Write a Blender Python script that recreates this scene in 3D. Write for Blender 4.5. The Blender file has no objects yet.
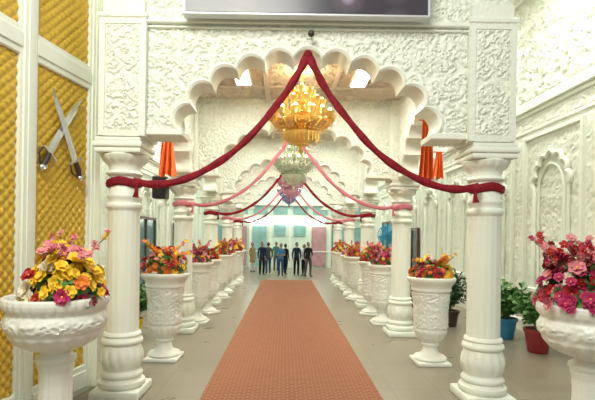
import bpy, math, random
import numpy as np
from mathutils import Vector, Matrix
random.seed(7)
S=bpy.context.scene
try: S.view_settings.view_transform='Standard'
except Exception: pass

# ---------------------------------------------------------------- materials
def mat(name,col,rough=.5,metal=0,bump=None,emit=None,estr=0,spec=.5,trans=0,col2=None,cscale=5):
    m=bpy.data.materials.new(name); m.use_nodes=True
    nt=m.node_tree; b=nt.nodes['Principled BSDF']
    b.inputs['Base Color'].default_value=(*col,1); b.inputs['Roughness'].default_value=rough
    b.inputs['Metallic'].default_value=metal
    b.inputs['Specular IOR Level'].default_value=spec
    if trans: b.inputs['Transmission Weight'].default_value=trans
    if emit: 
        b.inputs['Emission Color'].default_value=(*emit,1); b.inputs['Emission Strength'].default_value=estr
    tc=nt.nodes.new('ShaderNodeTexCoord')
    if col2:
        n=nt.nodes.new('ShaderNodeTexNoise'); n.inputs['Scale'].default_value=cscale; n.inputs['Detail'].default_value=4
        nt.links.new(tc.outputs['Object'],n.inputs['Vector'])
        r=nt.nodes.new('ShaderNodeValToRGB'); r.color_ramp.elements[0].position=.35; r.color_ramp.elements[1].position=.65
        r.color_ramp.elements[0].color=(*col,1); r.color_ramp.elements[1].color=(*col2,1)
        nt.links.new(n.outputs['Fac'],r.inputs['Fac']); nt.links.new(r.outputs['Color'],b.inputs['Base Color'])
    if bump:
        n=nt.nodes.new('ShaderNodeTexNoise'); n.inputs['Scale'].default_value=bump[0]; n.inputs['Detail'].default_value=3
        nt.links.new(tc.outputs['Object'],n.inputs['Vector'])
        bp=nt.nodes.new('ShaderNodeBump'); bp.inputs['Strength'].default_value=bump[1]; bp.inputs['Distance'].default_value=bump[2]
        nt.links.new(n.outputs['Fac'],bp.inputs['Height']); nt.links.new(bp.outputs['Normal'],b.inputs['Normal'])
    return m
W0=(.80,.83,.725)
M_white=mat('painted_plaster',W0,.42,bump=(60,.25,.004))
M_relief=mat('carved_plaster',W0,.5,bump=(30,.6,.02))
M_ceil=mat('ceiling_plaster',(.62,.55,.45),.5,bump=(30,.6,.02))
M_plain=mat('smooth_plaster',W0,.5)
M_urn=mat('urn_marble',(.79,.80,.72),.35,bump=(35,.4,.006))
M_gold=mat('gold_metal',(.88,.60,.18),.33,.7)
M_goldp=mat('quilted_gold',(.66,.43,.05),.38,.25,bump=(80,.3,.003))
M_silver=mat('silver_metal',(.75,.77,.76),.25,.9)
M_cryst=mat('crystal_glass',(.62,.68,.56),.15,.5)
M_rose=mat('rose_lit_crystal',(.66,.34,.46),.15,.3)  # third chandelier's pink-purple light painted into the crystal colour
M_viol=mat('violet_lit_crystal',(.30,.30,.65),.15,.4)  # bluish glow of the fourth chandelier, put into its base colour
M_darkm=mat('dark_hilt',(.06,.04,.035),.4,.3)
M_red=mat('crimson_cloth',(.27,.012,.022),.7,bump=(40,.6,.01),col2=(.17,.007,.014),cscale=12,spec=.2)
M_pink=mat('rose_cloth',(.60,.20,.24),.7,bump=(40,.5,.01),spec=.2)
M_orange=mat('saffron_cloth',(.92,.17,.03),.75,bump=(30,.5,.01))
M_bulb=mat('lamp_glow',(1,.9,.7),.4,emit=(1,.85,.55),estr=7)
M_fix=mat('ceiling_light',(1,1,1),.4,emit=(1,.98,.93),estr=18)
M_leaf=mat('leaf_green',(.06,.17,.04),.5,col2=(.12,.28,.06),cscale=8)
M_leafd=mat('leaf_dark',(.03,.08,.03),.5,col2=(.05,.13,.04),cscale=8)
M_mag=mat('petal_magenta',(.38,.010,.07),.6,col2=(.52,.03,.14),cscale=14)
M_pk=mat('petal_pink',(.68,.17,.22),.6,col2=(.76,.32,.34),cscale=14)
M_yel=mat('petal_yellow',(.88,.54,.02),.6,col2=(.90,.64,.04),cscale=14)
M_org=mat('petal_orange',(.80,.20,.02),.6)
M_wht=mat('petal_white',(.80,.72,.55),.6)
M_rd=mat('petal_red',(.42,.010,.015),.6)
M_potred=mat('pot_red',(.24,.02,.02),.4)
M_potblue=mat('pot_blue',(.02,.20,.36),.35)
M_potyel=mat('pot_yellow',(.75,.50,.03),.4)
M_soil=mat('soil',(.06,.04,.03),.9)
M_skin=mat('skin',(.28,.15,.09),.5)
M_hair=mat('hair',(.012,.01,.01),.5)
M_eye=mat('eye',(.6,.6,.6),.3)
M_lip=mat('lips',(.25,.07,.06),.5)
M_wood=mat('door_wood',(.10,.05,.03),.4)
M_glassd=mat('door_glass',(.06,.13,.15),.15)
M_teal=mat('teal_glass',(.15,.42,.45),.15)
M_fan=mat('fan_blue',(.03,.30,.48),.35)
M_grille=mat('speaker_grille',(.015,.015,.018),.7,bump=(300,.8,.003))
M_farwall=mat('far_wall_paint',(.62,.76,.66),.5)
M_farpink=mat('far_rose_curtain',(.50,.30,.32),.7,col2=(.42,.22,.24),cscale=3)
M_farblue=mat('far_green_glass',(.28,.48,.46),.3,col2=(.20,.38,.38),cscale=2)
M_sframe=mat('screen_frame',(.62,.64,.66),.4,.3)

def floor_mat():
    m=mat('floor_tile',(.36,.34,.29),.22); nt=m.node_tree;b=nt.nodes['Principled BSDF']
    tc=nt.nodes.new('ShaderNodeTexCoord'); br=nt.nodes.new('ShaderNodeTexBrick')
    br.offset=0; br.inputs['Scale'].default_value=1; br.inputs['Brick Width'].default_value=.6; br.inputs['Row Height'].default_value=.6
    br.inputs['Mortar Size'].default_value=.004
    br.inputs['Color1'].default_value=(.265,.228,.165,1); br.inputs['Color2'].default_value=(.285,.246,.18,1); br.inputs['Mortar'].default_value=(.19,.16,.12,1)
    nt.links.new(tc.outputs['Object'],br.inputs['Vector'])
    n=nt.nodes.new('ShaderNodeTexNoise'); n.inputs['Scale'].default_value=1.5; n.inputs['Detail'].default_value=5
    nt.links.new(tc.outputs['Object'],n.inputs['Vector'])
    mx=nt.nodes.new('ShaderNodeMixRGB'); mx.blend_type='MULTIPLY'; mx.inputs[0].default_value=.25
    nt.links.new(br.outputs['Color'],mx.inputs[1]); nt.links.new(n.outputs['Fac'],mx.inputs[2]); nt.links.new(mx.outputs[0],b.inputs['Base Color'])
    rr=nt.nodes.new('ShaderNodeMapRange'); rr.inputs[3].default_value=.24; rr.inputs[4].default_value=.34
    nt.links.new(n.outputs['Fac'],rr.inputs[0]); nt.links.new(rr.outputs[0],b.inputs['Roughness'])
    return m
M_floor=floor_mat()
def carpet_mat():
    m=mat('carpet_weave',(.5,.2,.12),.95,spec=.1); nt=m.node_tree;b=nt.nodes['Principled BSDF']
    tc=nt.nodes.new('ShaderNodeTexCoord'); br=nt.nodes.new('ShaderNodeTexBrick')
    br.offset=.5; br.inputs['Scale'].default_value=1; br.inputs['Brick Width'].default_value=.11; br.inputs['Row Height'].default_value=.055
    br.inputs['Mortar Size'].default_value=.009; br.inputs['Mortar Smooth'].default_value=.6
    br.inputs['Color1'].default_value=(.28,.105,.056,1); br.inputs['Color2'].default_value=(.315,.122,.066,1); br.inputs['Mortar'].default_value=(.41,.225,.145,1)
    nt.links.new(tc.outputs['Object'],br.inputs['Vector'])
    n=nt.nodes.new('ShaderNodeTexNoise'); n.inputs['Scale'].default_value=90
    nt.links.new(tc.outputs['Object'],n.inputs['Vector'])
    mx=nt.nodes.new('ShaderNodeMixRGB'); mx.blend_type='MULTIPLY'; mx.inputs[0].default_value=.3
    nt.links.new(br.outputs['Color'],mx.inputs[1]); nt.links.new(n.outputs['Fac'],mx.inputs[2]); nt.links.new(mx.outputs[0],b.inputs['Base Color'])
    bp=nt.nodes.new('ShaderNodeBump'); bp.inputs['Distance'].default_value=.004; nt.links.new(n.outputs['Fac'],bp.inputs['Height']); nt.links.new(bp.outputs['Normal'],b.inputs['Normal'])
    return m
M_carpet=carpet_mat()
def screen_mat():
    m=mat('screen_display',(.02,.02,.03),.25); nt=m.node_tree;b=nt.nodes['Principled BSDF']
    tc=nt.nodes.new('ShaderNodeTexCoord'); n=nt.nodes.new('ShaderNodeTexVoronoi'); n.inputs['Scale'].default_value=2.2
    nt.links.new(tc.outputs['Object'],n.inputs['Vector'])
    r=nt.nodes.new('ShaderNodeValToRGB'); e=r.color_ramp.elements
    e[0].position=.05; e[0].color=(.55,.45,.55,1); e[1].position=.5; e[1].color=(.04,.028,.032,1)
    x=r.color_ramp.elements.new(.22); x.color=(.13,.09,.10,1)
    nt.links.new(n.outputs['Distance'],r.inputs['Fac']); nt.links.new(r.outputs['Color'],b.inputs['Emission Color'])
    b.inputs['Emission Strength'].default_value=.8
    return m
M_screen=screen_mat()

# ---------------------------------------------------------------- mesh builder
class MB:
    def __init__(s): s.v=[]; s.f=[]; s.m=[]
    def add(s,vs,fs,mi=0):
        o=len(s.v); s.v.extend([tuple(map(float,p)) for p in vs]); s.f.extend([tuple(i+o for i in f) for f in fs]); s.m.extend([mi]*len(fs))
    def box(s,x0,x1,y0,y1,z0,z1,mi=0):
        vs=[(x,y,z) for x in(x0,x1) for y in(y0,y1) for z in(z0,z1)]
        s.add(vs,[(0,1,3,2),(4,6,7,5),(0,4,5,1),(2,3,7,6),(0,2,6,4),(1,5,7,3)],mi)
    def bbox(s,x0,x1,y0,y1,z0,z1,b=.01,mi=0):
        L=[(x0+b,y0+b,z0,x1-b,y1-b),(x0,y0,z0+b,x1,y1),(x0,y0,z1-b,x1,y1),(x0+b,y0+b,z1,x1-b,y1-b)]
        vs=[]
        for a,c,z,d,e in L: vs+= [(a,c,z),(d,c,z),(d,e,z),(a,e,z)]
        fs=[(3,2,1,0),(12,13,14,15)]
        for k in range(3):
            for i in range(4):
                j=(i+1)%4; fs.append((k*4+i,k*4+j,k*4+4+j,k*4+4+i))
        s.add(vs,fs,mi)
    def lathe(s,prof,n=32,c=(0,0,0),mod=None,mi=0,cap=True):
        vs=[];fs=[]
        for (r,z) in prof:
            for i in range(n):
                t=2*math.pi*i/n; rr=r*(mod(t,z) if mod else 1)
                vs.append((c[0]+rr*math.cos(t),c[1]+rr*math.sin(t),c[2]+z))
        for k in range(len(prof)-1):
            for i in range(n):
                j=(i+1)%n; fs.append((k*n+i,k*n+j,(k+1)*n+j,(k+1)*n+i))
        if cap:
            fs.append(tuple(reversed(range(n)))); fs.append(tuple(range((len(prof)-1)*n,len(prof)*n)))
        s.add(vs,fs,mi)
    def tube(s,pts,rad,n=8,mi=0,cap=True,flat=1,wr=0):
        P=[Vector(p) for p in pts]; N=len(P); vs=[];fs=[]
        if not isinstance(rad,(list,tuple)): rad=[rad]*N
        up=Vector((0,0,1)); prev=None
        for k in range(N):
            t=(P[min(k+1,N-1)]-P[max(k-1,0)]).normalized()
            a=t.cross(up)
            if a.length<.05: a=prev-t*prev.dot(t) if prev is not None else t.cross(Vector((0,1,0)))
            a.normalize()
            if prev is not None and a.dot(prev)<0 and wr==0: a=-a
            prev=a; b=a.cross(t).normalized()
            for i in range(n):
                th=2*math.pi*i/n; w=1+wr*math.sin(5*th+k*.35)+wr*.6*math.sin(9*th-k*.2)
                vs.append(P[k]+(a*math.cos(th)*flat+b*math.sin(th))*rad[k]*w)
        for k in range(N-1):
            for i in range(n):
                j=(i+1)%n; fs.append((k*n+i,k*n+j,(k+1)*n+j,(k+1)*n+i))
        if cap: fs.append(tuple(reversed(range(n)))); fs.append(tuple(range((N-1)*n,N*n)))
        s.add(vs,fs,mi)
    def sphere(s,c,r,n=10,mi=0,fn=None):
        if not isinstance(r,(tuple,list)): r=(r,r,r)
        vs=[];fs=[];m=n//2+1
        for k in range(m+1):
            ph=math.pi*k/m
            for i in range(n):
                t=2*math.pi*i/n; p=[math.sin(ph)*math.cos(t),math.sin(ph)*math.sin(t),math.cos(ph)]
                if fn: p=fn(p)
                vs.append((c[0]+r[0]*p[0],c[1]+r[1]*p[1],c[2]+r[2]*p[2]))
        for k in range(m):
            for i in range(n):
                j=(i+1)%n; fs.append((k*n+i,(k+1)*n+i,(k+1)*n+j,k*n+j))
        s.add(vs,fs,mi)
    def relief(s,o,u,v,nn,w,h,res=.02,amp=.03,mask=None,mi=0,seed=0,cell=.3,fn=None,edge=.03):
        nu=max(2,int(w/res)); nv=max(2,int(h/res))
        U,V=np.meshgrid(np.linspace(0,w,nu+1),np.linspace(0,h,nv+1))
        H=(fn or relief_h)(U,V,seed,cell)
        E=np.clip(np.minimum(np.minimum(U,w-U),np.minimum(V,h-V))/max(edge,1e-4),0,1); H=H*E*amp
        o=np.array(o,float);u=np.array(u,float);v=np.array(v,float);nn=np.array(nn,float)
        P=o+U[...,None]*u+V[...,None]*v+H[...,None]*nn
        P=P.reshape(-1,3)
        flip=np.dot(np.cross(u,v),nn)<0
        fs=[]
        uc=(np.arange(nu)+.5)*w/nu; vc=(np.arange(nv)+.5)*h/nv
        UC,VC=np.meshgrid(uc,vc); ok=np.ones_like(UC,bool) if mask is None else mask(UC,VC)
        for j in range(nv):
            for i in range(nu):
                if ok[j,i]:
                    a=j*(nu+1)+i; f=(a,a+1,a+nu+2,a+nu+1)
                    fs.append(f[::-1] if flip else f)
        off=len(s.v); s.v.extend(map(tuple,P.tolist())); s.f.extend([tuple(q+off for q in f) for f in fs]); s.m.extend([mi]*len(fs))
    def mesh(s,name,mats,smooth=True,ang=40):
        me=bpy.data.meshes.new(name); me.from_pydata(s.v,[],s.f)
        for m in mats: me.materials.append(m)
        me.polygons.foreach_set('material_index',s.m)
        if smooth:
            me.polygons.foreach_set('use_smooth',[True]*len(s.f))
            try: me.set_sharp_from_angle(angle=math.radians(ang))
            except Exception: pass
        me.update(); return me
    def obj(s,name,mats,parent=None,loc=(0,0,0),rz=0,smooth=True,ang=40):
        return link(name,s.mesh(name,mats,smooth,ang),parent,loc,rz)
def link(name,me,parent=None,loc=(0,0,0),rz=0):
    ob=bpy.data.objects.new(name,me); S.collection.objects.link(ob); ob.location=loc; ob.rotation_euler[2]=rz
    if parent: ob.parent=parent
    return ob
def empty(name,loc=(0,0,0),rz=0):
    return link(name,None,None,loc,rz)
def hsh(a,b,k):
    x=np.sin(a*127.1+b*311.7+k*74.7)*43758.5453; return x-np.floor(x)
def relief_h(U,V,seed=0,cell=.3):
    U0,V0=U,V
    U=U0+.13*cell*np.sin(V0*9.1/cell*.5+seed)+.06*cell*np.sin(V0*23/cell*.5+U0*7/cell)
    V=V0+.13*cell*np.sin(U0*8.3/cell*.5+seed*2)+.06*cell*np.sin(U0*21/cell*.5-V0*8/cell)
    out=np.zeros_like(U); cu=np.floor(U/cell); cv=np.floor(V/cell)
    for di in(-1,0,1):
        for dj in(-1,0,1):
            a=cu+di; b=cv+dj
            cx=(a+.5+.6*(hsh(a,b,seed+1)-.5))*cell; cy=(b+.5+.6*(hsh(a,b,seed+2)-.5))*cell
            dx=U-cx; dy=V-cy; r=np.hypot(dx,dy)/cell; th=np.arctan2(dy,dx)
            sg=np.where(hsh(a,b,seed+3)>.5,1,-1); ph=hsh(a,b,seed+4)*6.28; np_=np.where(hsh(a,b,seed+6)>.5,5,7)
            R=(.22+.12*hsh(a,b,seed+5))*(1+.34*np.cos(np_*th+ph)); fl=np.clip((R-r)/.08,0,1)*(.62+.38*np.cos(r/.24*6.28))
            sc=np.clip((.70-r)/.12,0,1)*np.clip(.5+.9*np.cos(4*th*sg+ph-r*13),0,1)*.7*(r>.2)
            out=np.maximum(out,np.maximum(fl,sc))
    return out
def quilt_h(U,V,seed,cell):
    a=(U+V)/cell; b=(U-V)/cell
    return np.abs(np.sin(a*math.pi))**.6*np.abs(np.sin(b*math.pi))**.6
def catmull(pts,n=6):
    P=[Vector(p) for p in pts]; P=[P[0]*2-P[1]]+P+[P[-1]*2-P[-2]]; out=[]
    for k in range(1,len(P)-2):
        for i in range(n):
            t=i/n; a,b,c,d=P[k-1:k+3]
            out.append(.5*((2*b)+(c-a)*t+(2*a-5*b+4*c-d)*t*t+(3*b-a-3*c+d)*t**3))
    out.append(P[-2]); return out

# ---------------------------------------------------------------- cusped arch
def cusp_outline(a,b,zs,N=11,bulge=.12,seg=10):
    T=np.linspace(0,math.pi,800); X=-a*np.cos(T); Z=b*np.sin(T)
    L=np.concatenate([[0],np.cumsum(np.hypot(np.diff(X),np.diff(Z)))])
    pts=[]
    for k in range(N):
        for i in range(seg+(1 if k==N-1 else 0)):
            f=i/seg; l=(k+f)/N*L[-1]; t=np.interp(l,L,T)
            x=-a*math.cos(t); z=b*math.sin(t); nx=x/(a*a); nz=z/(b*b); q=math.hypot(nx,nz)
            bl=bulge*math.sin(math.pi*f)**.75 if 0<f<1 else 0
            pts.append((x+nx/q*bl, z+nz/q*bl))
    return [(x,zs+max(z,0)) for x,z in pts]
def arch_mesh(name,hw,z0,z1,a,b,thick=.34,res=.025,bulge=.12,N=11,seed=0,back=True,amp=.03,cell=.2):
    mb=MB(); zs=z0; out=cusp_outline(a,b,zs,N,bulge)
    ang=np.array([math.atan2(z-zs,-x) for x,z in out]); rad=np.array([math.hypot(x,z-zs) for x,z in out])
    idx=np.argsort(ang); ang=ang[idx]; rad=rad[idx]
    def mask(U,V):
        x=U-hw; z=V; th=np.arctan2(z,-x); return np.hypot(x,z)>np.interp(th,ang,rad)+.025
    t=thick/2
    mb.relief((-hw,-t,z0),(1,0,0),(0,0,1),(0,-1,0),2*hw,z1-z0,res,amp,mask,0,seed,cell)
    if back: mb.relief((-hw,t,z0),(1,0,0),(0,0,1),(0,1,0),2*hw,z1-z0,max(res,.03),amp,mask,0,seed,cell)
    n=len(out); y=t+.045
    o2=[]
    for i,(x,z) in enumerate(out):
        q=math.hypot(x/a/a,(z-zs)/b/b) or 1; o2.append((x+x/a/a/q*.06, z+(z-zs)/b/b/q*.06))
    vs=[];
    for (x,z),(X,Z) in zip(out,o2):
        mx,mz=(x+X)/2,(z+Z)/2
        vs+=[(X,-t,Z),(X,-y+.012,Z),(mx,-y,mz),(x,-y+.02,z),(x,y-.02,z),(mx,y,mz),(X,y-.012,Z),(X,t,Z)]
    fs=[]
    for i in range(n-1):
        for k in range(7): fs.append((i*8+k,i*8+k+1,i*8+8+k+1,i*8+8+k))
    mb.add(vs,fs,1)
    for sx in(-1,1):
        x0,x1=sorted((sx*(a-.0),sx*hw)); mb.bbox(x0,x1,-y,y,z0-.05,z0+.03,.012,1)
    return mb,out
# ---------------------------------------------------------------- layout
BAYS=[5.67,9.37,13.07,16.77,20.47]
SH=[0,-.09,-.12,-.12,-.12]
ZC=4.8; CX=2.25
def flute(t,z):
    if .80<z<2.28: return 1+.035*abs(math.cos(8*t))-.02
    if .33<z<.63: return 1+.09*abs(math.sin(7*t+ (z-.33)*4))*math.sin((z-.33)/.3*math.pi)
    if 2.86<z<2.955: return 1+.05*abs(math.sin(8*t))
    if 2.5<z<2.7: return 1+.03*abs(math.sin(10*t))
    return 1
mb=MB()
mb.bbox(-.33,.33,-.33,.33,0,.11,.012); 
prof=[(.29,.11),(.315,.13),(.325,.16),(.315,.19),(.28,.20),(.265,.23),(.285,.25),(.29,.275),(.27,.30),(.25,.32)]
prof+=[(.25+.025*math.sin(i/8*math.pi),.33+i*.3/8) for i in range(9)]
prof+=[(.275,.65),(.285,.67),(.275,.70),(.25,.71),(.24,.73),(.26,.75),(.25,.78),(.225,.79),(.222,.81),(.218,1.3),(.215,1.8),(.21,2.27),(.215,2.29),(.245,2.31),(.25,2.34),(.235,2.37),(.215,2.38),(.215,2.42),(.235,2.44),(.235,2.47),(.21,2.49),(.21,2.7),(.235,2.71),(.25,2.735),(.235,2.76),(.215,2.77),(.215,2.80),(.23,2.84),(.26,2.87),(.30,2.91),(.315,2.95),(.30,2.97)]
mb.lathe(prof,96,mod=flute)
mb.bbox(-.31,.31,-.31,.31,2.965,3.03,.012); mb.bbox(-.33,.33,-.33,.33,3.03,3.10,.015); mb.bbox(-.30,.30,-.30,.30,3.10,3.16,.012)
mb.v=[(x*.88,y*.88,z) for x,y,z in mb.v]
ME_col=mb.mesh('column_shaft',[M_white],ang=50)
mb=MB(); w=.25
mb.box(-w,w,-w,w,3.15,4.8)
for k in range(4):
    R=Matrix.Rotation(k*math.pi/2,3,'Z')
    def q(p): return tuple(R@Vector(p))
    mb.relief(q((-w+.04,-w-.004,3.23)),q((1,0,0)),(0,0,1),q((0,-1,0)),2*w-.08,1.28,.011,.032,seed=3+k,cell=.17)
    for (x0,x1,z0,z1,d) in[(-w-.027,-w+.04,3.165,4.565,.028),(w-.04,w+.0265,3.166,4.566,.028),(-w+.039,w-.039,3.16,3.23,.024),(-w+.039,w-.039,4.50,4.57,.024)]:
        vs=[q((x,y,z)) for x in(x0,x1) for y in(-w-d,-w+.02) for z in(z0,z1)]
        mb.add(vs,[(0,1,3,2),(4,6,7,5),(0,4,5,1),(2,3,7,6),(0,2,6,4),(1,5,7,3)])
mb.bbox(-.29,.29,-.29,.29,4.56,4.64,.02)
ME_pier=mb.mesh('pier_block',[M_relief],ang=35)
mb=MB()
vs=[];n=48
for k,(r,z) in enumerate([(.19,2.57),(.214,2.585),(.222,2.62),(.220,2.66),(.19,2.68)]):
    for i in range(n):
        t=2*math.pi*i/n; rr=r+(.006*math.sin(13*t+k)) ; vs.append((rr*math.cos(t),rr*math.sin(t),z+.012*math.sin(3*t)))
mb.add(vs,[(k*n+i,k*n+(i+1)%n,(k+1)*n+(i+1)%n,(k+1)*n+i) for k in range(4) for i in range(n)])
ME_sash=mb.mesh('sash',[M_red])
def drape_mesh(th):
    mb=MB()
    base=[(0,4.16),(.12,3.94),(.26,3.70),(.51,3.375),(.79,3.07),(1.1,2.83),(1.45,2.66),(1.79,2.59),(2.06,2.62)]
    for sx in(-1,1):
        P=catmull([(sx*x,0,z) for x,z in base],7)
        mb.tube(P,[th*(1-.15*math.sin(i/len(P)*3.14)+.1*math.sin(i*.8)) for i in range(len(P))],20,flat=.55,wr=.10)
        mb.sphere((sx*2.03,-.01,2.60),(.06,.05,.06),12)
        mb.tube([(sx*2.02,-.02,2.59),(sx*2.01,-.03,2.5),(sx*2.02,-.03,2.43)],[.03,.036,.042],14,flat=.6,wr=.12)
    mb.sphere((0,0,4.17),(.055,.04,.055),12); 
    return mb
ME_dr={'r0':drape_mesh(.046).mesh('swag_cloth',[M_red],ang=80),'r':drape_mesh(.040).mesh('swag_cloth',[M_red],ang=80),'p':drape_mesh(.036).mesh('swag_cloth',[M_pink],ang=80)}
for bi,(Y,sh) in enumerate(zip(BAYS,SH)):
    for sx in(-1,1):
        e=empty('ornate_column',(sx*CX+sh,Y,0)); link('shaft',ME_col,e); link('pier_block',ME_pier,e,(-sx*.045,0,0))
        s=link('cloth_sash',ME_sash,e)
        if bi%2==1:
            s.material_slots[0].link='OBJECT'; s.material_slots[0].material=M_pink
    link('draped_swag',ME_dr['p' if bi%2 else('r0' if bi==0 else 'r')],None,(sh,Y-.25,0))
mb,_=arch_mesh('cusped_arch',1.955,3.24,6.6,1.5,.90,.34,.0145,seed=11,back=False,amp=.038,cell=.19)
mb.bbox(-1.95,1.95,-.25,-.15,4.53,4.59,.012,1); mb.bbox(-1.95,1.95,-.225,-.15,4.48,4.505,.008,1)
mb.box(-1.95,1.95,.14,.17,4.5,6.6,1)
mb.obj('wall_front_arch',[M_relief,M_white],None,(0,5.67,0))
mb,_=arch_mesh('cusped_arch',1.955,3.24,ZC,1.5,.90,.30,.022,seed=5,amp=.045,cell=.22)
ME_arch=mb.mesh('cusped_arch',[M_relief,M_white])
for Y,sh in list(zip(BAYS,SH))[1:]: link('cusped_arch',ME_arch,None,(sh,Y,0))
mb,_=arch_mesh('side_arch',1.60,3.24,ZC,1.18,.85,.26,.026,seed=8,N=9,bulge=.11,amp=.04,cell=.22)
ME_sarch=mb.mesh('side_arch',[M_relief,M_white])
for i in range(4):
    for sx in(-1,1):
        link('side_cusped_arch',ME_sarch,None,(sx*(CX-.04)+(SH[i]+SH[i+1])/2,(BAYS[i]+BAYS[i+1])/2,0),math.pi/2)
mb=MB()
for sx in(-1,1):
    x0,x1=sorted((sx*1.95,sx*2.46)); mb.box(x0,x1,5.47,5.9,4.8,6.9,1)
    mb.relief((x0+.02,5.46,4.66),(1,0,0),(0,0,1),(0,-1,0),.47,2.2,.018,.03,seed=21,cell=.18)
mb.obj('wall_front_upper',[M_relief,M_white])
mb=MB(); mb.relief((-2.3,0,0),(1,0,0),(0,1,0),(0,0,-1),4.5,3.7,.026,.06,seed=31,cell=.34)
for x in(-.62,.62): mb.bbox(x-.04,x+.04,.2,3.5,-.08,.0,.01,1)
for y in(1.2,2.7): mb.bbox(-2.1,2.1,y-.04,y+.04,-.075,0,.01,1)
mb.box(-2.45,2.45,0,3.7,.01,.15,1)
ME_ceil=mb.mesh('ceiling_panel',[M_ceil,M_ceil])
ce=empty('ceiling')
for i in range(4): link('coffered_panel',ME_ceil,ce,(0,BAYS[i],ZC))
mb=MB()
mb.bbox(-.15,.15,-.56,.56,-.05,0,.012,1); mb.box(-.12,.12,-.53,.53,-.056,-.049,0)
ME_fix=mb.mesh('light_panel',[M_fix,M_white])
for i in range(4):
    for x in(-1.02,1.02):
        link('ceiling_light_panel',ME_fix,None,(x,BAYS[i]+1.95,ZC-.05))

# ---------------------------------------------------------------- room shell
mb=MB(); mb.box(-8,8,-4,31,-.1,0); mb.obj('floor',[M_floor],smooth=False)
mb=MB(); mb.bbox(-1.12,1.12,-3,20.6,0,.012,.004); mb.obj('aisle_carpet',[M_carpet],None,(-.12,0,0.001),smooth=False)
def side_wall(name,X,sgn,Ya,Yb,seed):
    mb=MB(); n=(-sgn,0,0); L=Yb-Ya
    mb.box(*sorted((X,X+sgn*.2)),Ya,Yb,0,7.4,1)
    mb.relief((X-sgn*.01,Ya,4.98),(0,1,0),(0,0,1),n,L,2.3,.035,.09,seed=seed,cell=.42)
    for z0,z1,d in[(4.66,4.74,.06),(4.74,4.86,.14),(4.86,4.96,.09),(4.30,4.36,.05),(0,.22,.05),(.22,.28,.08),(7.2,7.4,.14)]:
        x0,x1=sorted((X-sgn*d,X+sgn*.01)); mb.bbox(x0,x1,Ya,Yb,z0,z1,.012,1)
    mb.relief((X-sgn*.005,Ya,4.37),(0,1,0),(0,0,1),n,L,.28,.03,.04,seed=seed+5,cell=.14)
    mb.relief((X-sgn*.005,Ya,.3),(0,1,0),(0,0,1),n,L,3.98,.035,.032,seed=seed+9,cell=.28)
    y=Ya+1.2-.0
    while y+1<Yb:
        for (a,b,z0,z1,d) in[(y-1.0,y-.92,.6,4.2,.09),(y+.92,y+1.0,.6,4.2,.09),(y-.925,y+.925,4.12,4.19,.08),(y-.925,y+.925,.61,.68,.08)]:
            x0,x1=sorted((X-sgn*d,X+sgn*.01)); mb.bbox(x0,x1,a,b,z0,z1,.012,1)
        out=[(-.56,1.0)]+cusp_outline(.56,.62,3.05,7,.09,8)+[(.56,1.0)]
        pts=[(X-sgn*.06,y+u,z) for u,z in out]; mb.tube(pts,.05,8,1)
        out=[(-.42,1.0)]+[( -.42*math.cos(t),3.0+.5*math.sin(t)) for t in np.linspace(0,math.pi,16)]+[(.42,1.0)]
        mb.tube([(X-sgn*.045,y+u,z) for u,z in out],.028,6,1)
        x0,x1=sorted((X-sgn*.14,X)); mb.bbox(x0,x1,y-.66,y+.66,.92,1.02,.02,1)
        y+=2.45
    return mb.obj(name,[M_relief,M_white])
side_wall('wall_right',5.0,1,5.25,30,40)
side_wall('wall_left',-5.3,-1,5.25,30,60)
mb=MB(); mb.box(-5.5,5.2,24,31,7.3,7.5); mb.box(-5.5,-2.46,5.3,24,7.3,7.5); mb.box(2.46,5.2,5.3,24,7.3,7.5); mb.box(-2.46,2.46,20.4,24,7.3,7.5)
mb.obj('ceiling_hall',[M_plain],smooth=False)
mb=MB(); mb.box(-5.5,5.2,28.6,28.8,0,7.4,0)
for x in np.arange(-5,5,1.25):
    mb.bbox(x,x+.16,28.45,28.6,0,3.2,.02,1)
mb.bbox(-5.4,5.1,28.42,28.6,3.1,3.3,.02,1); mb.bbox(-5.4,5.1,28.5,28.6,1.0,1.06,.02,1)
mb.bbox(-5.4,5.1,28.42,28.6,3.9,4.1,.02,1)
for x,mi in((-4.8,2),(-3.55,3),(-2.3,2),(1.45,3),(2.7,2),(3.95,2)): mb.box(x,x+.9,28.54,28.6,.1,2.6,mi)
for x in(-1.05,.2): mb.box(x+.1,x+.85,28.54,28.6,2.0,2.7,2)
for x in np.arange(-5,4.5,1.25): mb.box(x+.25,x+1.15,28.54,28.6,3.35,3.85,2)
wf=mb.obj('wall_far',[M_farwall,M_white,M_farblue,M_farpink])
mb=MB()
for x in(-2.6,-.9,.8): 
    mb.bbox(x,x+1.4,28.34,28.42,2.88,2.95,.015,0); mb.box(x+.1,x+.16,28.41,28.6,2.89,2.94,1); mb.box(x+1.24,x+1.3,28.41,28.6,2.89,2.94,1)
mb.obj('tube_lights',[M_fix,M_white],wf)

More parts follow.
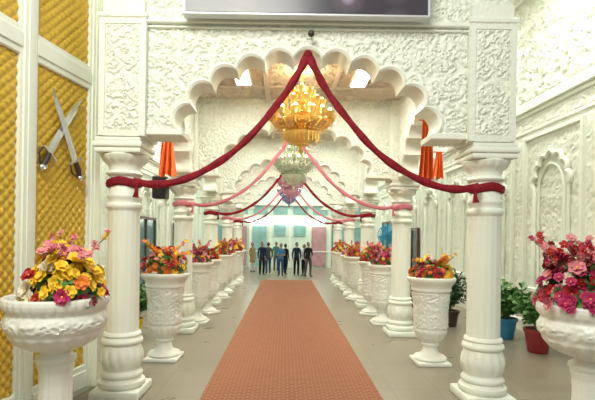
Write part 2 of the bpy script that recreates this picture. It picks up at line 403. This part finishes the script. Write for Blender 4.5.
# ---------------------------------------------------------------- gate with gold panels
g=empty('gilded_gate',(-2.71,5.9,0),math.atan2(-.982,-.1895))
mb=MB(); HT=6.2
st=[(-.04,.2),(1.10,1.34),(2.25,2.5),(3.4,3.65)]
for a,b in st:
    mb.bbox(a,b,-.06,.03,0,HT,.012,0)
    mb.bbox(a+.04,b-.04,.02,.05,.05,HT,.01,0)
    mb.bbox(a+.09,b-.09,.045,.06,.05,HT,.005,0)
for i in range(3):
    a=st[i][1]; b=st[i+1][0]
    for z0,z1 in((0,.35),(3.80,4.10),(5.9,6.2)):
        mb.bbox(a-.01,b+.01,-.05,.028,z0,z1,.012,0); mb.bbox(a-.01,b+.01,.02,.045,z0+.07,z1-.07,.008,0)
mb.obj('gate_frame',[M_white],g)
mb=MB()
for i in range(3):
    a=st[i][1]; b=st[i+1][0]
    for z0,z1 in((.35,3.80),(4.10,5.9)):
        mb.box(a,b,-.05,-.02,z0,z1)
        mb.relief((a,-.018,z0),(1,0,0),(0,0,1),(0,1,0),b-a,z1-z0,.0125,.026,cell=.115,fn=quilt_h,edge=.01)
mb.obj('quilted_panel',[M_goldp],g,ang=60)
def sword(parent,s0,z0,s1,z1,y,bend):
    e=link('sword',None,parent,(s0,y,z0)); L=math.hypot(s1-s0,z1-z0); a=math.atan2(z1-z0,s1-s0)
    e.rotation_euler=(0,-a,0)
    mb=MB(); n=14; vs=[]; hl=.2
    for i in range(n+1):
        f=i/n; x=hl+f*(L-hl); c=bend*f*f; w=.052*(1-.2*f)*(1 if f<.8 else max(.03,(1-f)/.2))
        vs+=[(x,-.006,c-w),(x,.014,c),(x,-.006,c+w)]
    mb.add(vs,[(i*3+k,i*3+3+k,i*3+4+k,i*3+1+k) for i in range(n) for k in(0,1)]+[(i*3,i*3+2,i*3+5,i*3+3) for i in range(n)],0)
    mb.tube([(hl,0,-.12),(hl+.01,0,-.06),(hl,0,0),(hl+.01,0,.06),(hl,0,.12)],[.02,.015,.024,.015,.02],8,0)
    mb.tube([(.02,0,0),(.1,0,.005),(hl,0,0)],[.026,.034,.026],10,1); mb.lathe([(.0,0),(.05,.006),(.05,.016),(.0,.022)],14,(.01,0,0),mi=0,cap=False); mb.sphere((0,0,0),.038,10,0)
    mb.tube([(hl,0,-.11),(.1,0,-.12),(.01,0,-.03)],.011,6,1)
    mb.obj('blade_and_hilt',[M_silver,M_darkm],e)
sword(g,1.02,2.70,.40,3.64,.035,.04); sword(g,.42,2.66,.88,3.60,.07,-.04)

# ---------------------------------------------------------------- screen
e=empty('led_screen',(-.035,5.30,4.545))
mb=MB(); mb.bbox(-1.43,1.43,-.06,.06,0,1.7,.01)
mb.obj('casing',[M_sframe],e,smooth=False)
mb=MB(); mb.box(-1.40,1.40,-.068,-.055,.03,1.65); mb.obj('display',[M_screen],e,smooth=False)
mb=MB(); 
for x in(-1,1): mb.box(x-.04,x+.04,.06,.19,.3,1.2)
mb.obj('brackets',[M_darkm],e,smooth=False)
mb=MB(); mb.tube([(0,0,0),(0,-.08,-.02)],.012,8); mb.sphere((0,-.1,-.03),.04,12); mb.obj('wall_spotlight',[M_darkm],None,(.03,5.45,4.42))
# loudspeaker bracketed to the second left column
e=empty('loudspeaker',(-2.80,9.30,2.72))
mb=MB(); mb.bbox(-.14,.14,-.13,.13,0,.46,.02); mb.obj('cabinet',[M_darkm],e)
mb=MB(); mb.bbox(-.12,.12,-.142,-.125,.02,.44,.006)
for z,r in((.15,.085),(.35,.045)):
    mb.tube([(r*math.cos(t),-.146,z+r*math.sin(t)) for t in np.linspace(0,2*math.pi,25)],.008,6,0)
mb.obj('grille',[M_grille],e)
mb=MB(); mb.tube([(.13,0,.23),(.30,.03,.23)],.018,8); mb.obj('bracket',[M_darkm],e)
# pedestal fan in the right aisle
e=empty('pedestal_fan',(2.56,12.45,0))
mb=MB(); mb.lathe([(.24,0),(.24,.02),(.18,.045),(.05,.06),(.03,.08),(.022,.12),(.02,1.2),(.016,1.22),(.016,1.95),(.03,1.97)],28); mb.tube([(0,.16,2.07),(0,.05,2.07),(0,-.03,2.07)],[.05,.075,.06],16)
mb.obj('stand',[M_darkm],e)
mb=MB()
for R,yy in((.27,-.09),(.27,-.05),(.18,-.13),(.09,-.145),(.22,-.115)):
    mb.tube([(R*math.cos(t),yy,2.07+R*math.sin(t)) for t in np.linspace(0,2*math.pi,37)],.007,6)
for k in range(28):
    t=k*2*math.pi/28; mb.tube([(.03*math.cos(t),-.148,2.07+.03*math.sin(t)),(.18*math.cos(t),-.13,2.07+.18*math.sin(t)),(.27*math.cos(t),-.07,2.07+.27*math.sin(t)),(.1*math.cos(t),-.0,2.07+.1*math.sin(t))],.004,4)
for k in range(4):
    t=k*math.pi/2+.4; c,s_=math.cos(t),math.sin(t); vs=[]
    for f in(.04,.12,.20,.245):
        w_=.05+.28*f
        vs+=[(f*c-w_*s_,-.09,2.07+f*s_+w_*c),(f*c,-.07,2.07+f*s_),(f*c+w_*s_*.6,-.05,2.07+f*s_-w_*c*.6)]
    mb.add(vs,[(q*3+j,q*3+3+j,q*3+4+j,q*3+1+j) for q in range(3) for j in(0,1)],0)
mb.sphere((0,-.1,2.07),(.045,.05,.045),12)
mb.obj('cage_and_blades',[M_fan],e)

# ---------------------------------------------------------------- urns and flowers
mb=MB()
mb.bbox(-.28,.28,-.28,.28,0,.06,.01)
pv=[(.26,.06),(.28,.09),(.26,.12),(.20,.14),(.15,.17),(.125,.22),(.12,.27),(.15,.30),(.155,.32),(.14,.34),(.17,.37),(.22,.42),(.26,.50)]
pv+=[(.275,.6),(.275,.7),(.275,.8),(.28,.9),(.29,1.0),(.30,1.10),(.31,1.15),(.335,1.16),(.34,1.19),(.33,1.21),(.345,1.25),(.375,1.29),(.40,1.32),(.41,1.35),(.40,1.38),(.385,1.385),(.36,1.37),(.33,1.30),(.30,1.28)]
pv2=[]
for (a,b) in zip(pv[:-1],pv[1:]):
    k=max(1,int(abs(b[1]-a[1])/.012)); pv2+=[(a[0]+(b[0]-a[0])*i/k,a[1]+(b[1]-a[1])*i/k) for i in range(k)]
pv2.append(pv[-1])
def vm(t,z):
    r=1
    if .36<z<.55: r+=.07*abs(math.sin(8*t))
    if .58<z<1.13:
        h=relief_h(np.array([(t/6.2832)*1.76]),np.array([z]),17,.16)[0]; r+=.085*h
    return r
mb.lathe(pv2,120,mod=vm); ME_vase=mb.mesh('vase_body',[M_urn],ang=60)
mb=MB()
mb.bbox(-.27,.27,-.27,.27,0,.08,.012)
pg=[(.25,.08),(.27,.11),(.25,.15),(.20,.17),(.21,.20),(.19,.24),(.165,.30),(.15,.45),(.145,.60),(.15,.72),(.17,.80),(.19,.83),(.185,.86),(.15,.88),(.14,.90),(.17,.92),(.25,.95),(.34,1.0),(.41,1.07),(.445,1.14),(.455,1.2),(.445,1.25),(.435,1.28),(.45,1.30),(.47,1.33),(.48,1.37),(.475,1.41),(.455,1.42),(.43,1.41),(.40,1.35),(.3,1.33)]
pg2=[]
for (a,b) in zip(pg[:-1],pg[1:]):
    k=max(1,int(abs(b[1]-a[1])/.012)); pg2+=[(a[0]+(b[0]-a[0])*i/k,a[1]+(b[1]-a[1])*i/k) for i in range(k)]
pg2.append(pg[-1])
def gm(t,z):
    if .90<z<1.10: return 1+.06*abs(math.sin(9*t+ (z-.9)*3))*math.sin((z-.9)/.2*math.pi)
    if 1.10<=z<1.26: return 1+.06*relief_h(np.array([t/6.2832*2.8]),np.array([z]),23,.14)[0]*math.sin((z-1.1)/.16*math.pi)
    if .28<z<.8: return 1+.04*abs(math.sin(6*t))
    if 1.3<z<1.42: return 1+.012*math.sin(36*t)
    return 1
mb.lathe(pg2,160,mod=gm); ME_gob=mb.mesh('urn_body',[M_urn],ang=60)

def frame_from(n):
    n=Vector(n).normalized(); a=n.cross(Vector((.3,.2,1))); 
    if a.length<.01: a=n.cross(Vector((1,0,0)))
    a.normalize(); return a,n.cross(a).normalized(),n
def petal(mb,c,a,b,n,th,L,W,lift,mi):
    d=a*math.cos(th)+b*math.sin(th); s=d.cross(n)
    rows=[(0,.12,0),(.4,.8,.3),(.75,1,.7),(1,.35,.75)]
    vs=[]
    for f,w,l in rows:
        p=c+d*(L*f)+n*(lift*L*l)
        vs+=[p-s*W*w*.5+n*.12*W*w,p,p+s*W*w*.5+n*.12*W*w]
    fs=[(k*3+j,k*3+3+j,k*3+4+j,k*3+1+j) for k in range(3) for j in(0,1)]
    mb.add(vs,fs,mi)
def blossom(mb,c,n,R,mi,cmi,k=6):
    a,b,n=frame_from(n); c=Vector(c); o=random.random()*6
    for i in range(k): petal(mb,c,a,b,n,o+i*2*math.pi/k,R,R*.8,.35,mi)
    for i in range(k-1): petal(mb,c+n*.012,a,b,n,o+.5+i*2*math.pi/(k-1),R*.65,R*.5,.9,mi)
    mb.sphere(c+n*R*.25,R*.14,6,cmi)
FM=[M_leaf,M_mag,M_pk,M_yel,M_org,M_wht,M_rd]
def bouquet(name,rx,rz,N,pick,R=.07,seed=1,off=(0,0),sprays=0,up=.0,spcol=(2,)):
    random.seed(seed); mb=MB()
    for i in range(int(N*.9)):
        t=random.random()*6.28; ph=random.random()*1.5; d=Vector((math.cos(t)*math.sin(ph),math.sin(t)*math.sin(ph),math.cos(ph)))
        c=Vector((off[0]+d.x*rx*.7,off[1]+d.y*rx*.7,d.z*rz*.7)); a,b,n=frame_from(d)
        petal(mb,c,a,b,n,random.random()*6.28,random.uniform(.10,.17),random.uniform(.05,.07),.7,0)
    for i in range(N):
        u=(i+.5)/N; ph=math.acos(1-u*1.08); t=i*2.39996+random.uniform(-.3,.3)
        d=Vector((math.cos(t)*math.sin(ph),math.sin(t)*math.sin(ph),math.cos(ph)))
        k=random.uniform(.76,1.12); c=(off[0]+d.x*rx*k,off[1]+d.y*rx*k,max(-.04,d.z*rz*k))
        nn=d+Vector((random.uniform(-.6,.6),random.uniform(-.6,.6),random.uniform(-.3,.5)))
        blossom(mb,c,nn,R*random.uniform(.7,1.25),pick(d,random.random()),3)
    for i in range(sprays):
        t=random.random()*6.28; l=rx*random.uniform(.7,1.25); P=[(off[0],off[1],.1),(off[0]+math.cos(t)*l*.5,off[1]+math.sin(t)*l*.5,rz*random.uniform(.7,1.0)),(off[0]+math.cos(t)*l,off[1]+math.sin(t)*l,rz*random.uniform(.8,1.45))]
        Q=catmull(P,5); mb.tube(Q,.006,5,0)
        for q in Q[4:]: blossom(mb,q+Vector((random.uniform(-.03,.03),random.uniform(-.03,.03),.02)),(random.uniform(-1,1),random.uniform(-1,.2),.6),.045,random.choice(spcol),3,5)
    mb.lathe([(.0,-.13),(rx*.5,-.1),(rx*.7,.0),(rx*.55,rz*.35),(0,rz*.6)],16,(off[0]*.5,off[1]*.5,0),mi=0,cap=False)
    return mb.mesh(name,FM,ang=80)
def pk_left(d,r):
    if d.x>-.15 and d.z<.8 and d.z>.15: return 3 if r<.9 else 4
    if d.z>.72: return 2 if r<.55 else (1 if r<.8 else 3)
    if d.x<-.15: return 5 if r<.30 else(3 if r<.6 else(6 if r<.85 else 1))
    return 1 if r<.6 else(6 if r<.8 else 3)
def pk_right(d,r):
    return 1 if r<.58 else(2 if r<.70 else(5 if r<.74 else 6))
def pk_o(d,r): return 6 if r<.28 else(4 if r<.5 else(3 if r<.76 else(2 if r<.9 else 5)))
def pk_y(d,r): return (3 if d.x>.1 else 6) if r<.6 else(4 if r<.8 else 1)
def pk_m(d,r): return 2 if r<.35 else(1 if r<.6 else(6 if r<.75 else(5 if r<.85 else 3)))
B_l=bouquet('flowers',.34,.42,140,pk_left,.064,3,(.12,-.05),9,spcol=(2,2,3))
B_r=bouquet('flowers',.37,.42,140,pk_right,.064,5,(-.13,-.03),28,spcol=(1,2,6))
B2=[bouquet('flowers',.36,.36,85,pk_o,.06,8,(0,0),8,spcol=(3,2,4)),bouquet('flowers',.33,.24,80,pk_y,.06,9,(.02,0),5,spcol=(3,4)),bouquet('flowers',.34,.32,70,pk_m,.065,12,(0,0),8,spcol=(1,2))]
def urn(me,x,y,b,zt,s=1,rz=0):
    e=empty('flower_urn',(x,y,0),rz); a=link('urn_body',me,e); a.scale=(s,s,1); f=link('flowers',b,e,(0,0,zt)); f.scale=(s,s,1); return e
urn(ME_gob,-2.34,4.2,B_l,1.42,.94); urn(ME_gob,2.60,4.2,B_r,1.42,.94)
urn(ME_vase,-2.15,7.3,B2[0],1.38,.93); urn(ME_vase,2.12,7.3,B2[1],1.38,.93)
for i,(y,x) in enumerate([(10.3,-2.2),(11.6,-2.2),(14.4,-2.25),(15.6,-2.25),(18.0,-2.25),(19.3,-2.25)]): urn(ME_vase,x,y,B2[(i*2+2)%3],1.38,.85,i)
for i,(y,x) in enumerate([(10.5,2.03),(11.8,2.03),(14.5,2.03),(15.6,2.03),(18.1,2.03),(19.3,2.03)]): urn(ME_vase,x,y,B2[(i+2)%3],1.38,.85,i)

def plant(name,x,y,pr,ph,mp,hh,rr,n,ml,seed):
    random.seed(seed); e=empty(name,(x,y,0)); mb=MB()
    mb.lathe([(pr*.68,0),(pr*.72,.02),(pr*.95,ph*.85),(pr*1.05,ph*.86),(pr*1.05,ph),(pr*.95,ph),(pr*.9,ph*.9)],28,mi=0); mb.lathe([(pr*.9,ph*.9),(0.001,ph*.93)],28,mi=1,cap=False)
    mb.obj('pot',[mp,M_soil],e); mb=MB()
    for i in range(n):
        t=random.random()*6.28; l=rr*random.uniform(.2,1); z=ph+hh*random.uniform(.35,1)*(1-.35*l/rr)
        P=catmull([(0,0,ph*.9),(math.cos(t)*l*.4,math.sin(t)*l*.4,ph+(z-ph)*.6),(math.cos(t)*l,math.sin(t)*l,z)],4)
        mb.tube(P,.006,4,0)
        for q in P[3:]:
            for k in range(3):
                a,b,nn=frame_from((random.uniform(-1,1),random.uniform(-1,1),1)); petal(mb,q,a,b,nn,random.random()*6.28,random.uniform(.1,.17),.06,.3,0)
    mb.obj('foliage',[ml],e,ang=80)
plant('potted_shrub',4.30,8.1,.23,.42,M_potred,.75,.38,45,M_leaf,1)
plant('potted_shrub',4.25,9.2,.22,.42,M_potblue,.80,.48,60,M_leaf,2)
plant('potted_shrub',-3.1,8.6,.2,.4,M_potyel,.75,.35,40,M_leaf,3)
plant('potted_shrub',3.55,10.4,.22,.36,M_darkm,1.05,.4,45,M_leafd,4)
plant('potted_shrub',3.5,13.2,.22,.36,M_potred,1.0,.4,40,M_leafd,5)
plant('potted_shrub',-3.4,12.2,.22,.36,M_potblue,1.0,.4,40,M_leafd,6)

# ---------------------------------------------------------------- chandeliers
def chandelier():
    mm=MB()
    mm.tube([(0,0,0.97),(0,0,.45)],.012,8)
    mm.lathe([(.0,.97),(.09,.97),(.08,.93),(.02,.90)],16,cap=False)
    mm.lathe([(.012,.70),(.03,.68),(.012,.65),(.06,.60),(.14,.55),(.17,.51),(.06,.48),(.03,.40),(.06,.35),(.07,.28),(.04,.24),(.05,.18),(.10,.12),(.12,.05),(.10,0),(.14,-.06),(.24,-.1),(.30,-.14),(.28,-.20),(.20,-.27),(.10,-.33),(.04,-.36),(.03,-.39),(.045,-.42),(.02,-.46),(.0,-.48)],36,mod=lambda t,z:1+(.05*abs(math.sin(8*t)) if z<-.05 else 0),cap=False)
    mm.lathe([(.40,.0),(.43,.03),(.42,.06),(.39,.06),(.38,.02)],48,mod=lambda t,z:1+.02*math.sin(14*t)); 
    bb=MB(); cc=MB()
    def tier(R,z,n,ph,cup):
        for i in range(n):
            t=ph+i*2*math.pi/n; c,s_=math.cos(t),math.sin(t)
            P=catmull([(c*.05,s_*.05,z-.02),(c*R*.4,s_*R*.4,z-.12),(c*R*.8,s_*R*.8,z-.1),(c*R,s_*R,z)],4); mm.tube(P,.011,6)
            mm.lathe([(.01,-.01),(.03,.0),(.055*cup,.03),(.07*cup,.08),(.08*cup,.12),(.072*cup,.12),(.05*cup,.04),(.01,.02)],14,(c*R,s_*R,z),cap=False)
            bb.sphere((c*R,s_*R,z+.13*cup),(.028,.028,.055),8)
            for k in range(4): cc.sphere((c*R,s_*R,z-.03-k*.025),.011,6)
        for i in range(n*2):
            t=ph+i*math.pi/n; c,s_=math.cos(t),math.sin(t)
            for k in range(9):
                f=k/8; r=.06+(R*.95-.06)*f; cc.sphere((c*r,s_*r,z+.16-.20*f-.09*math.sin(f*3.14)),.012,5)
    tier(.48,.06,14,0,1.0); tier(.33,.28,11,.3,.85); tier(.18,.47,7,.1,.65)
    for i in range(26):
        t=i*2*math.pi/26
        for k in range(8):
            f=k/7; r=.42*(1-f)+.12*f; cc.sphere((math.cos(t)*r,math.sin(t)*r,-.02-.30*f+.0),.014,5)
        for k in range(5): cc.sphere((math.cos(t)*.30,math.sin(t)*.30,-.16-.03*k),(.011,.011,.015),5)
    return mm,bb,cc
a,b,c=chandelier()
def cset(m): return (a.mesh('frame',[m]),b.mesh('bulbs',[M_bulb]),c.mesh('beads',[m]))
for (y,x,z,s,m) in[(7.5,.0,3.83,1.04,M_gold),(11.2,-.05,3.66,.96,M_cryst),(14.9,-.07,3.66,.9,M_rose),(18.6,-.10,3.7,.9,M_viol)]:
    k=cset(m); e=empty('chandelier',(x,y,z)); e.scale=(s,s,(4.8-z)/.97)
    for nm,me in zip(('frame','bulbs','beads'),k): link(nm,me,e)
    l=bpy.data.lights.new('chandelier_glow','POINT'); l.energy=16 if y<8 else 7; l.color=(1,.86,.6); l.shadow_soft_size=.12
    o=bpy.data.objects.new('glow',l); S.collection.objects.link(o); o.parent=e; o.location=(0,0,.72)
    l2=bpy.data.lights.new('chandelier_low_glow','POINT'); l2.energy=9 if y<8 else 4; l2.color=(1,.86,.6); l2.shadow_soft_size=.1
    o=bpy.data.objects.new('low_glow',l2); S.collection.objects.link(o); o.parent=e; o.location=(0,-.75,-.1)

# ---------------------------------------------------------------- hanging saffron cloths
def cloth(x,y,zt,zb,w,seed,rz=0):
    random.seed(seed); mb=MB(); n=16; m=20; vs=[]
    for j in range(m+1):
        f=j/m
        for i in range(n+1):
            u=i/n-.5; ww=w*(.55+.45*f); vs.append((u*ww,.05*math.sin(u*19+seed+f*2)*(0.4+f),zt-(zt-zb)*f-.06*abs(math.sin(u*6+seed))*f))
    mb.add(vs,[(j*(n+1)+i,j*(n+1)+i+1,(j+1)*(n+1)+i+1,(j+1)*(n+1)+i) for j in range(m) for i in range(n)])
    mb.tube([(-w*.5,0,zt),(w*.5,0,zt)],.012,8)
    mb.obj('saffron_banner',[M_orange],None,(x,y,0),rz,ang=80)
cloth(2.07,7.5,3.95,2.98,.26,1); cloth(2.58,8.4,3.6,3.15,.2,2); cloth(-2.42,8.3,3.75,3.1,.34,3)
def door(name,X,sgn,y,w,h,z0=0,mg=M_glassd):
    mb=MB()
    def b(y0,y1,za,zb,d,mi): x0,x1=sorted((X-sgn*.10,X-sgn*(.10+d))); mb.bbox(x0,x1,y0,y1,za,zb,.008,mi)
    b(y-w/2,y+w/2,z0,z0+h,.05,1)
    for yy in(y-w/2,y,y+w/2): b(yy-.05,yy+.05,z0,z0+h,.1,0)
    for zz in(z0+.05,z0+h*.45,z0+h-.05): b(y-w/2,y+w/2,zz-.05,zz+.05,.09,0)
    mb.obj(name,[M_wood,mg])
door('door_1',-5.3,-1,16.0,2.2,2.6); door('door_2',-5.3,-1,21,1.8,2.5); door('window_1',5.0,1,22.5,2.2,1.4,1.4,M_teal); door('door_3',5.0,1,18.2,1.6,2.4)

# ---------------------------------------------------------------- people
def person(x,y,rz,shirt,pants,h=1.68,arm=0,sleeve=1,kurta=False,stride=0,haircol=None):
    k=h/1.72; e=empty('standing_person',(x,y,0),rz); e.scale=(k,k,k)
    V=[];E=[];R=[];T=[]
    def v(p,r,par,tag):
        V.append(p);R.append(r);
        if par is not None: E.append((par,len(V)-1)); T.append(tag)
        return len(V)-1
    pel=v((0,0,.95),(.135,.10),None,''); wa=v((0,.0,1.10),(.12,.088),pel,'S'); ch=v((0,.01,1.28),(.15,.10),wa,'S'); nb=v((0,.01,1.42),(.075,.065),ch,'S'); nk=v((0,0,1.50),(.05,.052),nb,'K')
    hands=[]
    for s in(-1,1):
        sh=v((s*.165,.01,1.385),(.056,.056),nb,'S')
        if arm==0: el=(s*.205,.03,1.12); wr=(s*.21,-.05,.89); pa=(s*.205,-.075,.82)
        elif arm==1: el=(s*.22,.02,1.13); wr=(s*.10,-.17,1.10); pa=(s*.02,-.20,1.11)
        else: 
            el=(s*.25,.08,1.15) if s>0 else (s*.205,.03,1.12); wr=(s*.17,-.05,1.02) if s>0 else(s*.21,-.06,.9); pa=(s*.14,-.09,1.0) if s>0 else(s*.205,-.08,.83)
        a=v(el,(.045,.045),sh,'S'); w_=v(wr,(.029,.029),a,'A'); p=v(pa,(.038,.02),w_,'K'); hands.append((Vector(wr),Vector(pa),s))
        st=s*stride
        hp=v((s*.085,0,.89),(.095,.095),pel,'P'); kn=v((s*.095,-.02-st*.5,.49),(.068,.068),hp,'P'); an=v((s*.095,.03-st,.10),(.052,.052),kn,'P'); he=v((s*.095,.02-st,.05),(.04,.04),an,'F'); v((s*.115,-.14-st,.035),(.035,.028),he,'F')
    me=bpy.data.meshes.new('body'); me.from_pydata(V,E,[]); ob=link('tmp',me)
    ob.modifiers.new('Skin','SKIN'); sd=ob.modifiers.new('Sub','SUBSURF'); sd.levels=2; sd.render_levels=2
    for i,r in enumerate(R): me.skin_vertices[0].data[i].radius=r; me.skin_vertices[0].data[i].use_root=(i==0)
    dg=bpy.context.evaluated_depsgraph_get(); m2=bpy.data.meshes.new_from_object(ob.evaluated_get(dg)); bpy.data.objects.remove(ob)
    mats=[M_skin,shirt,pants,M_darkm,M_hair,M_eye,M_lip]
    m2.materials.clear(); [m2.materials.append(q) for q in mats]
    tm={'S':1,'K':0,'A':1 if sleeve else 0,'P':2,'F':3}
    A=[Vector(V[a]) for a,b in E]; B=[Vector(V[b]) for a,b in E]
    for p in m2.polygons:
        c=p.center; best=9;t=1
        for a,b,tg in zip(A,B,T):
            d=b-a; f=max(0,min(1,(c-a).dot(d)/d.dot(d))); l=(c-a-d*f).length
            if l<best: best=l;t=tm[tg]
        if c.z>.90 and t==2: t=1
        p.material_index=t; p.use_smooth=True
    m2.name='body'; link('body',m2,e)
    mb=MB()
    def hf(p):
        x_,y_,z_=p
        if y_<-.3: y_=y_*.93
        if z_<-.2: f=1-.28*(-z_-.2); x_*=f
        return (x_,y_,z_)
    cz=1.61; mb.sphere((0,-.01,cz),(.074,.095,.118),20,0,hf)
    mb.tube([(0,-.098,cz+.02),(0,-.115,cz-.012),(0,-.118,cz-.03)],[.008,.012,.016],8,0)
    for s in(-1,1):
        mb.sphere((s*.03,-.088,cz+.008),(.013,.010,.008),8,5); mb.sphere((s*.03,-.096,cz+.008),.005,6,4)
        mb.tube([(s*.015,-.098,cz+.028),(s*.045,-.088,cz+.028)],.004,5,4)
        mb.sphere((s*.075,.0,cz-.005),(.012,.02,.03),8,0)
    mb.sphere((0,-.092,cz-.055),(.022,.012,.008),8,6)
    mb.sphere((0,.012,cz+.022),(.083,.096,.112),18,4,lambda p:(p[0],p[1]if not(p[1]<-.1 and p[2]<.45) else -.1,max(p[2],-.75)))
    for wr,pa,s in hands:
        d=(pa-wr).normalized(); sd_=Vector((0,1,0)) if abs(d.y)<.7 else Vector((1,0,0)); sd_=(sd_-d*sd_.dot(d)).normalized()
        for i,l in enumerate((.065,.075,.07,.055)):
            b0=pa+sd_*((i-1.5)*.02); inw=Vector((-s,0,0))*.012; mb.tube([b0,b0+d*l*.5,b0+d*l+inw],[.009,.0085,.007],6,0)
        b0=wr+d*.03+sd_*-.03; mb.tube([b0,b0+d*.03-sd_*.018,b0+d*.06-sd_*.015],[.011,.010,.008],6,0)
    mb.obj('head_and_fingers',mats,e)
    if kurta:
        mb=MB(); n=28; vs=[]
        L=[(.125,.095,1.12),(.145,.115,.98),(.165,.135,.80),(.185,.15,.58)]
        for a,b,z in L:
            for i in range(n):
                t=2*math.pi*i/n; w=1+.03*math.sin(7*t)*(1.2-z); vs.append((a*w*math.cos(t),b*w*math.sin(t),z))
        mb.add(vs,[(q*n+i,(q+1)*n+i,(q+1)*n+(i+1)%n,q*n+(i+1)%n) for q in range(3) for i in range(n)],0); mb.obj('kurta_skirt',[shirt],e)
C=lambda n,c:mat(n,c,.8,spec=.2)
c_nvy=C('cloth_navy',(.012,.022,.05)); c_blu=C('cloth_blue',(.05,.2,.45)); c_blk=C('cloth_black',(.012,.012,.015)); c_wht=C('cloth_white',(.6,.6,.58)); c_den=C('cloth_denim',(.03,.07,.15)); c_gry=C('cloth_grey',(.08,.08,.08)); c_kh=C('cloth_khaki',(.3,.22,.1)); c_grn=C('cloth_green',(.05,.18,.13))
person(-1.38,22.9,.3,c_nvy,c_blk,1.68,0); person(-1.10,23.8,math.pi+.3,c_gry,c_den,1.64,2)
person(-.43,22.5,-.2,c_blu,c_den,1.62,1,0); person(-.20,23.7,2.6,c_blk,c_nvy,1.58,0,stride=.12)
person(.36,22.8,.2,c_nvy,c_blk,1.68,0); person(.74,23.0,-.9,c_wht,c_blk,1.58,1); person(.93,22.5,.4,c_blk,c_gry,1.70,2,stride=.1)
person(-2.0,24.8,.8,c_kh,c_wht,1.60,0,1,True); person(-.72,25.6,.1,c_grn,c_gry,1.65,0)

# ---------------------------------------------------------------- lights
def area(name,loc,rot,sx,sy,p,col=(1,1,.94)):
    l=bpy.data.lights.new(name,'AREA'); l.shape='RECTANGLE'; l.size=sx; l.size_y=sy; l.energy=p; l.color=col
    o=bpy.data.objects.new(name,l); S.collection.objects.link(o); o.location=loc; o.rotation_euler=rot; return o
for i in range(4):
    for x in(-1.02,1.02): area('downlight',(x,BAYS[i]+1.95,4.68),(0,0,0),.24,1.06,44,(1,.97,.86))
for x in(-3.9,3.7):
    for y in(7.5,12,17,22): area('hall_light',(x,y,7.1),(0,0,0),.8,1.6,145,(1,1,.90))
area('far_light',(0,26,7.0),(0,0,0),4,2,260,(.94,1,.93))
area('foyer_fill',(-1.5,.5,6.6),(math.radians(38),0,math.radians(-12)),3,2,380,(1,1,.90))  # added unseen fill lamp above the camera, aimed at the front arch
w=bpy.data.worlds.new('World'); S.world=w; w.use_nodes=True; w.node_tree.nodes['Background'].inputs[0].default_value=(.98,1,.91,1); w.node_tree.nodes['Background'].inputs[1].default_value=.53
cam=bpy.data.cameras.new('Camera'); co=bpy.data.objects.new('Camera',cam); S.collection.objects.link(co)
cam.sensor_width=36; cam.lens=454/595*36; cam.shift_x=.021; cam.shift_y=.0605; cam.clip_end=200
co.matrix_world=Matrix.Translation((-.24,0,2.0))@Matrix.Rotation(math.pi/2,4,'X')@Matrix.Rotation(math.radians(.92),4,'Z')
S.camera=co
